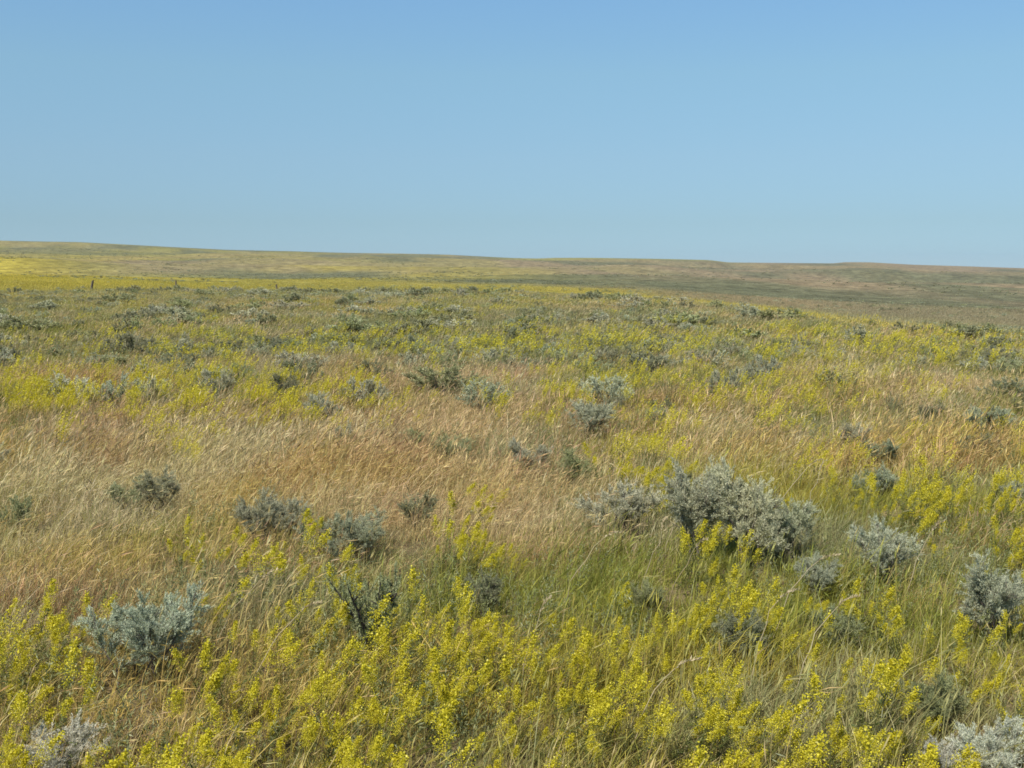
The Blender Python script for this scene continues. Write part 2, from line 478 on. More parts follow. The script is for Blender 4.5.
WIND = 0.15          # the wind comes from the left: blades lean to the right (+X)
def lean_dirs(n, spread=0.9): return WIND + rng.normal(0, spread, n)

def tuft(name, nb, rad, h0, h1, w, seeds=0.0, sw=0.006, sl=0.07, lean=(0.05, 0.95), spread=1.05, lv=(0, .35, .7, 1.0)):
    mb = MB()
    a = rng.uniform(0, 2 * PI, nb); rr = rad * np.sqrt(rng.uniform(0, 1, nb))
    base = np.stack([rr * np.cos(a), rr * np.sin(a), np.full(nb, -0.02)], 1)
    rnd = rng.uniform(0, 1, nb)
    h = rng.uniform(h0, h1, nb) * (1.12 - 0.45 * (rr / rad) ** 2)
    tall = rng.uniform(0, 1, nb) < seeds
    h = np.where(tall, h * rng.uniform(1.15, 1.5, nb), h)
    rnd = np.where(tall, rnd * 0.6, rnd)
    tip, td = add_ribbons(mb, base, h, lean_dirs(nb, spread), rng.uniform(*lean, nb), w * rng.uniform(.7, 1.3, nb), rnd, levels=lv)
    k = np.where(tall)[0]
    if len(k):
        d = td[k] + np.array([0.25, 0, -0.15]) * rng.uniform(0.2, 1.4, (len(k), 1))
        for j in range(2):
            add_leaves(mb, tip[k] - td[k] * sl * .35, d + rng.normal(0, .06, d.shape), sl * rng.uniform(.7, 1.3, len(k)), sw * rng.uniform(.7, 1.2, len(k)), rnd[k] * .7, mid=.4)
    return mb.mesh(name, M_GRASS)

def build_grass():
    meshes = []; kinds = {}
    def reg(kind, me): kinds.setdefault(kind, []).append(len(meshes)); meshes.append(me)
    for i in range(6): reg('near_dry', tuft('grass_tuft', 36, .13, .12, .27, .0030, .30, .0042, .07))
    for i in range(5): reg('near_green', tuft('grass_tuft', 44, .12, .10, .25, .0038, .06, .004, .06, (0.1, 0.9), 1.4))
    for i in range(3): reg('near_low', tuft('grass_tuft', 50, .16, .05, .14, .0045, 0, lean=(0.3, 1.4), spread=2.5))
    for i in range(5): reg('mid_dry', tuft('grass_tuft', 52, .24, .13, .30, .0055, .32, .0065, .085, lv=(0, .5, 1.0)))
    for i in range(4): reg('mid_green', tuft('grass_tuft', 56, .24, .10, .26, .0065, .05, .007, .08, (0.1, .8), 1.4, lv=(0, .5, 1.0)))
    for i in range(5): reg('far', tuft('grass_tuft', 70, .55, .12, .30, .014, .25, .014, .11, lv=(0, .5, 1.0)))
    for i in range(4): reg('vfar', tuft('grass_tuft', 60, 2.4, .08, .30, .10, 0, lv=(0, .6, 1.0), spread=2.0))
    PX, PY, ID, CA, CB, DR, SC = [], [], [], [], [], [], []
    def put(x, y, choose, sz, far=False):
        thin = np.ones(len(x))
        for q in PLACED:
            if math.hypot(q[0], q[1]) > 34: continue
            inside = np.hypot(x - q[0], y - q[1]) < .10 * q[2]
            x, y, thin = x[~inside], y[~inside], thin[~inside]
            rr = math.hypot(q[0], q[1]); fx, fy = q[0] / rr, q[1] / rr            # side the wind and grazing keep short
            dx, dy = x - q[0], y - q[1]; al = -(dx * fx + dy * fy); ac = np.abs(dx * fy - dy * fx)
            thin = np.where((al > 0) & (al < .5 * q[2] + .25) & (ac < .5 * q[2]), np.minimum(thin, .9), thin)
        if far:
            kp = rng.uniform(0, 1, len(x)) < 1 - sstep(250, 740, np.hypot(x, y))
            x, y, thin = x[kp], y[kp], thin[kp]
        n = len(x)
        d = dry_map(x, y); u, v = to_px(x, y)
        n1 = fbm(x / .8, y / .8, 101, 3); n2 = fbm(x / 2.6, y / 2.6, 107, 3); n3 = fbm(x / 14, y / 14, 111, 3)
        straw = np.array([0.61, 0.465, 0.225]); gold = np.array([0.56, 0.420, 0.125]); rust = np.array([0.50, 0.325, 0.165]); pale = np.array([0.60, 0.53, 0.30])
        grn = np.array([0.270, 0.285, 0.048]); olv = np.array([0.42, 0.365, 0.060]); gry = np.array([0.36, 0.350, 0.165])
        mix = lambda a, b, f: a * (1 - f[:, None]) + b * f[:, None]
        ca = mix(np.tile(straw, (n, 1)), gold, sstep(.4, .65, n2)); ca = mix(ca, np.tile(rust, (n, 1)), 0.85 * sstep(.50, .72, n1))
        ca = mix(ca, np.tile(pale, (n, 1)), .7 * sstep(.52, .7, fbm(x / 1.3, y / 1.3, 117, 3)))
        cb = mix(np.tile(grn, (n, 1)), olv, sstep(.35, .62, fbm(x / 1.9, y / 1.9, 121, 3))); cb = mix(cb, np.tile(gry, (n, 1)), .8 * sstep(.52, .70, fbm(x / 1.5, y / 1.5, 127, 3)))
        gw = np.clip(.75 * sstep(13, 28, np.hypot(x, y)) * sstep(.38, .60, fbm(x / 6, y / 6, 141, 4)), 0, 1)
        ca = mix(ca, np.tile(np.array([.36, .325, .165]), (n, 1)), .7 * gw); cb = mix(cb, np.tile(np.array([.255, .255, .110]), (n, 1)), gw)
        if far:
            fc = far_cover(x, y) * rng.uniform(1.4, 2.3, (n, 1))
            w = sstep(40, 150, np.hypot(x, y)); w = np.where(np.hypot(x, y) > 34 + 64 / (1 + np.exp((x / np.hypot(x, y) / .4226 - .35) / .18)), np.maximum(w, .8), w)
            ca = mix(ca, fc, w); cb = mix(cb, fc, w)
        jit = rng.uniform(.82, 1.18, (n, 1)); ca = ca * jit; cb = cb * jit
        idx = np.zeros(n, int)
        for kd, msk in choose(d, n).items():
            c = kinds[kd]; idx[msk] = np.array(c)[rng.integers(0, len(c), msk.sum())]
        PX.append(x); PY.append(y); ID.append(idx); CA.append(ca); CB.append(cb); DR.append(d); 
        clump = .62 + .85 * fbm(x / .45, y / .45, 133, 3) * np.ones(n) if not far else .75 + .5 * fbm(x / 3, y / 3, 137, 3)
        SC.append(rng.uniform(*sz, n) * thin * clump)
    def near(d, n):
        k = rng.uniform(0, 1, n); low = k < .34; dryk = (~low) & (rng.uniform(0, 1, n) < d)
        return {'near_low': low, 'near_dry': dryk, 'near_green': (~low) & (~dryk)}
    def mid(d, n):
        dk = rng.uniform(0, 1, n) < d * 1.05
        return {'mid_dry': dk, 'mid_green': ~dk}
    put(*wedge(105, 1.0, 9.5, 72), near, (.65, 1.15))
    put(*wedge(34, 9.0, 30), mid, (.7, 1.15))
    put(*wedge(5.5, 28, 135), lambda d, n: {'far': np.ones(n, bool)}, (.7, 1.2), True)
    put(*wedge(1.3, 130, 270, 34), lambda d, n: {'far': np.ones(n, bool)}, (1.2, 2.0), True)
    put(*wedge(.13, 240, 750, 34), lambda d, n: {'vfar': np.ones(n, bool)}, (.7, 1.4), True)
    x = np.concatenate(PX); y = np.concatenate(PY); n = len(x)
    P = np.stack([x, y, hgt(x, y)], 1)
    rot = np.stack([rng.normal(0, .06, n), rng.normal(0, .06, n), rng.normal(0, .5, n)], 1)
    s = np.concatenate(SC); scl = np.stack([s, s, s * rng.uniform(.8, 1.15, n)], 1)
    one = np.ones((n, 1))
    o = scatter('grass', meshes, P, rot, scl, np.concatenate(ID),
                {'ca': ('FLOAT_COLOR', np.hstack([np.concatenate(CA), one])), 'cb': ('FLOAT_COLOR', np.hstack([np.concatenate(CB), one])),
                 'dry': ('FLOAT', np.concatenate(DR))})
    tag(o, 'tall dry golden and olive prairie grass leaning right in the wind', 'grass', kind='stuff')
# ------------------------------------------------------------------ sagebrush
def sage_branch(stem, leaf, p_dir, length, height, rad=.007, twigs=9, per=46, lw=.0065, ll=.028, droop=0.0, sm=0):
    k = 6; t = np.linspace(0, 1, k)
    d = np.array([math.cos(p_dir), math.sin(p_dir), 0])
    pts = d[None] * (length * t ** 1.15)[:, None] + np.array([0, 0, 1])[None] * (height * (t ** .85 - droop * t ** 3))[:, None]
    pts[1:] += rng.normal(0, .018, (k - 1, 3)); pts[0, 2] = -.03
    add_tube(stem, pts, np.linspace(rad, rad * .3, k), rng.uniform(), 5, sm)
    for i in range(twigs):
        f = rng.uniform(.42, 1.0); j = min(int(f * (k - 1)), k - 2); fr = f * (k - 1) - j
        p = pts[j] * (1 - fr) + pts[j + 1] * fr
        dv = unit(np.array([d[0] * .7, d[1] * .7, .8]) + rng.normal(0, .65, 3)); dv[2] = abs(dv[2]) * .9 + .1
        ln = rng.uniform(.09, .19) * (0.7 + .5 * (1 - f))
        tw = np.stack([p, p + dv * ln * .5 + rng.normal(0, .008, 3), p + dv * ln])
        add_tube(stem, tw, [rad * .28, rad * .2, rad * .1], rng.uniform(), 3, sm)
        if rng.uniform() < .09:                      # a bare dead twig
            add_tube(stem, np.stack([p, p + dv * ln * .8 + rng.normal(0, .012, 3), p + dv * ln * 1.5 + rng.normal(0, .02, 3)]), [rad * .3, rad * .22, rad * .12], 1.0, 3, sm)
            continue
        m = int(per * rng.uniform(.65, 1.4)); s = rng.uniform(0.1, 1.05, m)
        pos = p + dv * ln * s[:, None] + rng.normal(0, .007, (m, 3))
        dd = unit(dv)[None] * .9 + rng.normal(0, .62, (m, 3)) + np.array([0, 0, .35])
        add_leaves(leaf, pos, dd, ll * rng.uniform(.6, 1.3, m), lw * rng.uniform(.7, 1.3, m), np.clip(rng.normal(.5, .28, m) + rng.normal(0, .12), 0, 1))

def make_branch_kit(n):
    """close-up branches: (stem mesh, foliage mesh)"""
    kit = []
    for i in range(n):
        s, l = MB(), MB(); out_ = rng.uniform(.06, .46)
        sage_branch(s, l, 0, out_, .50 * math.sqrt(max(.22, 1 - (out_ / .55) ** 2)) * rng.uniform(.85, 1.05), twigs=26, per=84, lw=.0046, ll=.022)
        kit.append((s.mesh('branch', M_BARK), l.mesh('foliage', M_SAGE)))
    return kit

def make_bush_mesh(nb, twigs, per, lw, ll, one=False):
    s, l = MB(), MB()
    if one: s = l
    for i in range(nb):
        out_ = .44 * math.sqrt(rng.uniform(.02, 1))
        sage_branch(s, l, rng.uniform(0, 2 * PI), out_, .52 * math.sqrt(max(.12, 1 - (out_ / .52) ** 2)) * rng.uniform(.8, 1.15), twigs=twigs, per=per, lw=lw, ll=ll, sm=1 if one else 0)
    if one: return None, l.mesh('sagebrush', [M_SAGE, M_BARK])
    return s.mesh('woody_stem', M_BARK), l.mesh('foliage', M_SAGE)

KIT = make_branch_kit(10)
MIDB = [make_bush_mesh(15, 12, 56, .0085, .028) for i in range(6)]
FARB = [make_bush_mesh(14, 10, 28, .021, .042, True) for i in range(5)]

TINT = {'silver': (.51, .51, .355), 'green': (.35, .365, .185), 'dark': (.285, .285, .165), 'white': (.66, .65, .55),
        'blue': (.42, .45, .305), 'brown': (.38, .33, .21), 'grey': (.445, .435, .295)}

def obj(name, me, parent=None, col=None):
    o = bpy.data.objects.new(name, me); root_col.objects.link(o)
    if parent: o.parent = parent
    if col is not None: o.color = (*col, 1)
    return o

def jitter_col(c):
    c = np.array(c) * rng.uniform(.9, 1.12) * np.array([rng.uniform(.96, 1.04), 1, rng.uniform(.94, 1.06)])
    return tuple(np.clip(c, 0, 1))

def sagebrush(x, y, z, w, h, tint, label, group, level):
    c = jitter_col(TINT[tint])
    if level == 'far':
        s, l = FARB[rng.integers(len(FARB))]
        t = obj('sagebrush', l, None, tuple(np.array(c) * 1.04))
    else:
        t = obj('sagebrush', None); t.empty_display_size = .2
        if 'gnarled' in label:
            for i in range(6):
                sm, lf = MB(), MB(); a = i * 1.05 + rng.uniform(-.3, .3); kf = 8; f = np.linspace(0, 1, kf); out_ = rng.uniform(.12, .42)
                pts = np.stack([math.cos(a) * out_ * f ** 1.6, math.sin(a) * out_ * f ** 1.6, .58 * f], 1); pts[1:] += np.cumsum(rng.normal(0, .014, (kf - 1, 3)), 0); pts[0, 2] = -.04
                add_tube(sm, pts, np.linspace(.020, .006, kf), .5, 6)
                for k2 in range(26):
                    g = rng.uniform(.42, 1.0); q0 = pts[min(int(g * (kf - 1)), kf - 1)]; dv = unit(rng.normal(0, .6, 3) + np.array([0, 0, .55])); ln = rng.uniform(.09, .17)
                    add_tube(sm, np.stack([q0, q0 + dv * ln * .5 + rng.normal(0, .01, 3), q0 + dv * ln]), [.007, .004, .002], .5, 4)
                    m = 60; add_leaves(lf, q0 + dv * ln * rng.uniform(.35, 1.1, m)[:, None] + rng.normal(0, .008, (m, 3)), dv[None] + rng.normal(0, .7, (m, 3)), rng.uniform(.018, .036, m), rng.uniform(.005, .009, m), rng.uniform(0, 1, m))
                b = obj('branch', sm.mesh('branch', M_DARKBARK), t); obj('foliage', lf.mesh('foliage', M_SAGE), b, c)
        elif level == 'near':
            su = h / .62; su = min(su, w / .85); spread = max(0.0, w / 2 / su - .42); nb = int(np.clip(15 * (1 + .9 * spread), 15, 32))
            for i in range(nb):
                s, l = KIT[rng.integers(len(KIT))]
                b = obj('branch', s, t); b.rotation_euler = (rng.normal(0, .1), rng.normal(0, .1), (i + rng.uniform(-.4, .4)) * 2.399)
                k = rng.uniform(.8, 1.12); b.scale = (k, k, k * rng.uniform(.85, 1.1))
                aa, ar = rng.uniform(0, 2 * PI), spread * math.sqrt(rng.uniform()); b.location = (ar * math.cos(aa) + rng.normal(0, .04), .8 * ar * math.sin(aa) + rng.normal(0, .04), 0)
                obj('foliage', l, b, tuple(np.array(c) * rng.uniform(.9, 1.1)))
        else:
            s, l = MIDB[rng.integers(len(MIDB))]
            obj('woody_stem', s, t); obj('foliage', l, t, c)
    t.location = (x, y, z - .01); t.rotation_euler = (0, 0, rng.uniform(0, 2 * PI) if level != 'near' else rng.uniform(-.3, .3))
    t.scale = (min(h / .62, w / .85), min(h / .62, w / .85), min(h / .62, w / .70)) if (level == 'near' and 'gnarled' not in label) else (w, w, h / .62)
    return tag(t, label, 'shrub', group)

# column, base row, width and height in the photo, tint, label
SAGE = [
 (138, 664, 150, 66, 'blue', 'broad blue green sagebrush above the yellow bloom at lower left'),
 (372, 655, 66, 74, 'green', 'gnarled sagebrush showing a dark forked trunk among yellow flowers'),
 (485, 604, 42, 52, 'dark', 'small dark upright sagebrush in green grass left of centre front'),
 (262, 538, 52, 50, 'grey', 'grey sagebrush with bare brown twigs at the edge of golden grass'),
 (294, 530, 42, 42, 'grey', 'rounded pale sagebrush joined to the twiggy bush in golden grass'),
 (345, 552, 100, 40, 'blue', 'low wispy pale green sagebrush beside the twiggy pair in golden grass'),
 (132, 506, 46, 28, 'green', 'flat dull green sagebrush in the golden grass at far left'),
 (162, 504, 46, 36, 'grey', 'grey domed sagebrush in the golden grass at far left'),
 (452, 460, 54, 25, 'green', 'low dark green sagebrush alone behind the golden grass'),
 (527, 474, 44, 34, 'grey', 'left half of the sagebrush pair left of the yellow clump'),
 (575, 482, 54, 32, 'green', 'right half of the sagebrush pair left of the yellow clump'),
 (624, 530, 84, 54, 'silver', 'silver sagebrush at the left foot of the largest bush'),
 (694, 552, 90, 92, 'grey', 'left dome of the largest sagebrush in the field'),
 (748, 556, 84, 110, 'silver', 'tallest silver sagebrush in the middle of the field'),
 (788, 550, 58, 92, 'blue', 'right dome of the largest sagebrush in the field'),
 (884, 577, 60, 58, 'silver', 'rounded silver sagebrush with dark stems below, right of the largest bush'),
 (855, 450, 34, 28, 'grey', 'small dark centred sagebrush up behind the right yellow patch'),
 (884, 462, 38, 26, 'blue', 'pale sagebrush touching the small dark one behind right yellow patch'),
 (996, 636, 80, 92, 'silver', 'tall silvery sagebrush cut by the right edge'),
 (1017, 508, 36, 44, 'grey', 'sagebrush at the right edge behind the tall silvery one'),
 (818, 588, 50, 30, 'blue', 'low pale sagebrush in yellow bloom below the rounded silver bush'),
 (648, 608, 38, 40, 'green', 'small narrow sagebrush in green grass below the largest bush'),
 (745, 656, 54, 48, 'dark', 'dark thin sagebrush standing in green grass at lower right'),
 (833, 636, 40, 34, 'green', 'small green sagebrush between dark thin bush and right silvery one'),
 (938, 718, 68, 42, 'green', 'compact grey green sagebrush ringed by yellow flowers at lower right'),
 (942, 772, 52, 66, 'white', 'whitish sagebrush at the bottom edge, left of the corner bush'),
 (994, 775, 76, 82, 'white', 'whitish sagebrush filling the lower right corner'),
 (55, 775, 74, 46, 'white', 'whitish sagebrush at the bottom edge near the left corner'),
 (878, 492, 56, 22, 'blue', 'low pale sagebrush at the back of the right yellow patch'),
 (985, 427, 50, 24, 'blue', 'pale blue sagebrush in tan grass by the right edge'),
 (1016, 432, 22, 26, 'blue', 'pale blue sagebrush touching the right edge in tan grass'),
 (893, 409, 18, 14, 'dark', 'tiny dark sagebrush in tan grass up at right'),
 (930, 415, 24, 15, 'dark', 'small dark sagebrush beside the tiny one up at right'),
 (658, 416, 22, 24, 'grey', 'small upright grey sagebrush right of the pale pair behind centre'),
 (483, 403, 50, 24, 'blue', 'wide pale sagebrush at the back edge of golden grass, centre'),
 (606, 398, 50, 24, 'silver', 'rear one of the pale pair behind the yellow clump'),
 (592, 426, 58, 26, 'grey', 'front one of the pale pair behind the yellow clump'),
 (285, 395, 32, 24, 'dark', 'dark round sagebrush behind yellow flowers at upper left'),
 (366, 402, 46, 26, 'grey', 'grey sagebrush right of the dark round one at upper left'),
 (319, 416, 40, 24, 'grey', 'grey sagebrush in front of the gap beside the dark round one'),
 (75, 397, 52, 26, 'silver', 'leftmost of the three silver sagebrush in a row at upper left'),
 (118, 396, 38, 22, 'blue', 'middle of the three silver sagebrush in a row at upper left'),
 (152, 395, 38, 22, 'silver', 'rightmost of the three silver sagebrush in a row at upper left'),
 (215, 389, 38, 20, 'grey', 'small grey sagebrush between the row of three and dark round one'),
 (133, 354, 46, 24, 'dark', 'large dark sagebrush standing out on the far flat at left'),
 (10, 362, 30, 18, 'dark', 'dark sagebrush touching the left edge on the far flat'),
 (180, 352, 38, 14, 'grey', 'low grey sagebrush just right of the dark one on the far flat'),
 (600, 362, 34, 16, 'grey', 'left one of two dark sagebrush on the far flat, centre'),
 (634, 363, 32, 17, 'dark', 'right one of two dark sagebrush on the far flat, centre'),
 (706, 362, 34, 14, 'grey', 'grey sagebrush right of the two dark ones on far flat'),
 (736, 354, 26, 12, 'grey', 'smaller grey sagebrush behind its neighbour on far flat right of centre'),
 (268, 352, 30, 14, 'dark', 'small dark sagebrush on the far flat above the dark round one'),
 (352, 344, 24, 12, 'dark', 'small dark sagebrush on far flat between left and centre'),
 (455, 350, 30, 12, 'grey', 'small grey sagebrush on the far flat left of centre'),
 (800, 356, 30, 12, 'grey', 'small grey sagebrush on the far flat at right'),
 (1000, 345, 20, 12, 'dark', 'small dark sagebrush on the far flat near right edge'),
 (905, 331, 22, 9, 'dark', 'tiny dark sagebrush in the yellow strip at right'),
 (948, 330, 14, 9, 'dark', 'tiniest dark sagebrush in the yellow strip near right edge'),
]
PLACED = []
def build_sagebrush():
    for (cx, by, w, h, tint, lab) in SAGE:
        p = ground_at(cx, by, .07 if by > 430 else .16)
        if p is None: continue
        x, y, z = p; d = y * math.cos(PITCH) + (CAM_Z - z) * math.sin(PITCH)
        wm = 1.34 * w * d / F; hm = 0.98 * h * d / F + (.10 if by > 430 else .20)
        level = 'near' if d < 12.5 else ('mid' if d < 30 else 'far')
        sagebrush(x, y, z, wm, hm, tint, lab, 'sagebrush scattered over the prairie', level)
        PLACED.append((x, y, wm))
    # the rest: bands of look-alikes
    bands = [(7.0, 14, 12, 'mid', 'faint low grey sagebrush half buried in the nearer grass', 'half buried sagebrush', (.25, .5), (.24, .36)),
             (14, 30, 70, 'mid', 'low grey sagebrush half buried in grass of the middle distance', 'sagebrush of the middle distance', (.5, 1.3), (.36, .52)),
             (30, 58, 76, 'far', 'small grey sagebrush dotted over the far flat behind the front rise', 'sagebrush dotted over the far flat', (.8, 2.0), (.44, .66)),
             (58, 100, 78, 'far', 'tiny grey sagebrush in the shrub line along the far crest', 'shrub line along the far crest', (1.0, 2.4), (.48, .76))]
    for r0, r1, n, lev, lab, grp, wr, hr in bands:
        k = 0; tries = 0
        while k < n and tries < 20000:
            tries += 1
            a = math.radians(rng.uniform(-26.5, 26.5)); r = math.sqrt(rng.uniform(r0 * r0, r1 * r1))
            x, y = r * math.sin(a), r * math.cos(a)
            t = math.sin(a) / math.sin(math.radians(25))
            if r0 >= 58:
                rc = 40 + 62 / (1 + math.exp((t - 0.35) / 0.16))
                if r > rc * 1.0: continue
                if rng.uniform() > .25 + .75 * float(sstep(66, 88, r)): continue
            if float(fbm(np.array([x / (r * .22)]), np.array([y / (r * .22)]), 201, 3)[0]) < rng.uniform(.36, .62): continue
            wm = rng.uniform(*wr)
            if any((x - q[0]) ** 2 + (y - q[1]) ** 2 < (.35 * (wm + q[2])) ** 2 for q in PLACED): continue
            PLACED.append((x, y, wm))
            sagebrush(x, y, float(hgt(x, y)), wm, rng.uniform(*hr), ['grey', 'green', 'green', 'dark', 'dark', 'grey'][rng.integers(6)], lab, grp, lev)
            k += 1
build_sagebrush()

build_grass()

# ------------------------------------------------------------------ low grey green forbs (uncountable filler between the grasses)
def build_forbs():
    meshes = []
    for i in range(4):
        mb = MB()
        for j in range(9):
            p = np.array([rng.normal(0, .06), rng.normal(0, .06), 0]); d = unit(np.array([rng.normal(.1, .25), rng.normal(0, .25), 1])); ln = rng.uniform(.12, .26)
            m = 26; s = rng.uniform(.15, 1, m)
            add_leaves(mb, p + d * ln * s[:, None], d[None] * .7 + rng.normal(0, .55, (m, 3)), rng.uniform(.014, .028, m), rng.uniform(.0028, .005, m), rng.uniform(0, 1, m))
        meshes.append(mb.mesh('forb', M_FORB))
    x, y = wedge(20, 2.0, 16)
    n = fbm(x / 1.0, y / 1.0, 301, 3)
    keep = rng.uniform(0, 1, len(x)) < sstep(.46, .66, n) * (1 - .75 * dry_map(x, y))
    x, y = x[keep], y[keep]; n = len(x)
    s = rng.uniform(.7, 1.3, n)
    o = scatter('low_forbs', meshes, np.stack([x, y, hgt(x, y)], 1), np.stack([np.zeros(n), np.zeros(n), rng.uniform(-.6, .6, n)], 1),
                np.stack([s, s, s], 1), rng.integers(0, 4, n), {})
    tag(o, 'low grey green leafy ground cover between the grass tufts', 'ground cover', kind='stuff')
def build_sage_cover():
    # beyond the bushes one can count: the rest of the low sage of the flat
    m, nt, out = new_mat('sage_cover_leaf')
    r = attr(nt, 'rnd').outputs['Fac']; ca = attr(nt, 'ca', 'INSTANCER').outputs['Color']
    leaf_shader(nt, out, mixc(nt, 1.0, mixc(nt, r, (0.82, 0.86, 0.80), (1.25, 1.22, 1.16)), ca, 'MULTIPLY'), .22, .02)
    meshes = []
    for s_, l in FARB:
        me = l.copy(); me.materials.clear(); me.materials.append(m); me.materials.append(M_BARK); meshes.append(me)
    x, y = wedge(1.5, 15, 108, 33); r_ = np.hypot(x, y)
    n1 = fbm(x / (3 + r_ * .12), y / (3 + r_ * .12), 501, 3)
    t = np.sin(np.arctan2(x, y)) / math.sin(math.radians(25))
    kp = (rng.uniform(0, 1, len(x)) < (.22 + .78 * sstep(.40, .60, n1)) * (.25 + .75 * sstep(18, 26, r_)) * (1 + 1.4 * sstep(62, 80, r_)) * (1 - .35 * np.clip(t, 0, 1)))
    x, y, r_ = x[kp], y[kp], r_[kp]; n = len(x)
    nf = n
    w = rng.uniform(.28, .85, n) * (1 + .6 * sstep(40, 80, r_)); h = rng.uniform(.22, .40, n) / .62
    for dens, ra, rb, w0, w1 in ((.035, 108, 420, 1.0, 2.6), (.010, 400, 1000, 1.5, 4.5), (.0028, 950, 2300, 3, 9)):
        fx, fy = wedge(dens, ra, rb, 31)
        kp = rng.uniform(0, 1, len(fx)) < sstep(.40, .62, fbm(fx / 70, fy / 120, 511, 4)); fx, fy = fx[kp], fy[kp]
        k = len(fx); ww = rng.uniform(w0, w1, k) * rng.uniform(.5, 1, k)
        x = np.concatenate([x, fx]); y = np.concatenate([y, fy]); w = np.concatenate([w, ww]); h = np.concatenate([h, rng.uniform(.4, .7, k) / .62])
    n = len(x)
    tn = np.array([TINT[k] for k in ('grey', 'green', 'dark', 'blue', 'dark')])[rng.integers(0, 5, n)] * rng.uniform(.92, 1.15, (n, 1)); tn[nf:] *= rng.uniform(.85, 1.2, (n - nf, 1))
    o = scatter('sagebrush_cover', meshes, np.stack([x, y, hgt(x, y) - .01], 1), np.stack([np.zeros(n), np.zeros(n), rng.uniform(0, 2 * PI, n)], 1),
                np.stack([w, w, h], 1), rng.integers(0, len(meshes), n), {'ca': ('FLOAT_COLOR', np.hstack([tn, np.ones((n, 1))]))})
    tag(o, 'low grey green scrub mottling the far flat up to the crest', 'scrub', kind='stuff')
    print('sage cover', n)
build_sage_cover()

M_FORB = rnd_material('forb_leaf', (.19, .22, .065), (.36, .37, .19), .3, .02)
build_forbs()

# ------------------------------------------------------------------ yellow flowering plants
def make_spike(coarse=1.0, n=120, length=.15):
    mb = MB()
    nbr = 9
    for b in range(nbr):
        f = b / nbr; z = length * (.05 + .8 * f) ; a = b * 2.4 + rng.uniform(-.4, .4)
        dv = unit(np.array([math.cos(a) * .75 + .12, math.sin(a) * .75, 1.0])); ln = length * (.50 - .30 * f) * rng.uniform(.8, 1.2)
        m = int(n / nbr); s = rng.uniform(.1, 1, m)
        pos = np.array([0, 0, z]) + dv * ln * s[:, None] + rng.normal(0, .006 * coarse ** .5, (m, 3))
        add_leaves(mb, pos, rng.normal(0, 1, (m, 3)) + np.array([0, 0, .4]), .0050 * coarse * rng.uniform(.7, 1.3, m), .0040 * coarse * rng.uniform(.7, 1.3, m), np.clip(rng.normal(.5, .3, m), 0, 1))
    m = int(n * .18)
    pos = np.array([0, 0, 1.0]) * (length * rng.uniform(.7, 1.1, m))[:, None] + rng.normal(0, .005, (m, 3))
    add_leaves(mb, pos, rng.normal(0, 1, (m, 3)), .009 * coarse, .007 * coarse, rng.uniform(0, 1, m))
    return mb

def make_flower_stem(h):
    mb = MB(); lean = rng.uniform(.05, .3)
    t = np.linspace(0, 1, 5); pts = np.stack([lean * h * t ** 1.6, .04 * h * np.sin(t * 3), h * t], 1); pts[0, 2] = -.02
    add_tube(mb, pts, np.linspace(.0022, .0012, 5), .4, 3)
    m = 34; f = rng.uniform(.15, 1, m); pos = np.stack([lean * h * f ** 1.6, .04 * h * np.sin(f * 3), h * f], 1)
    dd = rng.normal(0, 1, (m, 3)); dd[:, 2] = np.abs(dd[:, 2]) * .6 + .1
    add_leaves(mb, pos, dd, rng.uniform(.018, .036, m), rng.uniform(.003, .006, m), rng.uniform(0, 1, m))
    return mb.mesh('stem', M_STEM), pts[-1], math.atan2(lean * 1.6, 1)

SPIKES = [make_spike(1.0, 480, rng.uniform(.08, .15)).mesh('flower_spike', M_FLOWER) for i in range(7)]
STEMS = [make_flower_stem(rng.uniform(.13, .27)) for i in range(7)]

def clump_mesh(coarse, n, ns, rad, hh):
    """a whole plant in one mesh, for the distance"""
    out = MB()
    for i in range(ns):
        sp = make_spike(coarse, n, rng.uniform(.12, .2))
        x, y, z = rng.normal(.04, rad), rng.normal(0, rad), rng.uniform(*hh)
        bx, by = .25 * x, .25 * y
        add_tube(out, np.array([[bx, by, -.03], [bx * .4 + x * .6, by * .4 + y * .6, z * .55], [x, y, z + .05]]), np.array([.0025, .002, .0015]) * coarse, .5, 3, 1)
        for v, q, r in zip(sp.v, sp.q, sp.r):
            lean = rng.uniform(.25, .8)
            v2 = v.copy(); v2[:, 0] += lean * v[:, 2] + x; v2[:, 1] += y; v2[:, 2] += z
            out.add(v2, q - q.min(), r, 0)
    return out.mesh('flowering_plant', [M_FLOWER, M_STEM])

PLANT_MID = [clump_mesh(1.35, 130, 6, .07, (.14, .26)) for i in range(5)]
PLANT_NEAR = [clump_mesh(1.0, 260, 6, .075, (.13, .25)) for i in range(3)]
PLANT_FAR = [clump_mesh(2.6, 36, 7, .13, (.10, .24)) for i in range(5)]

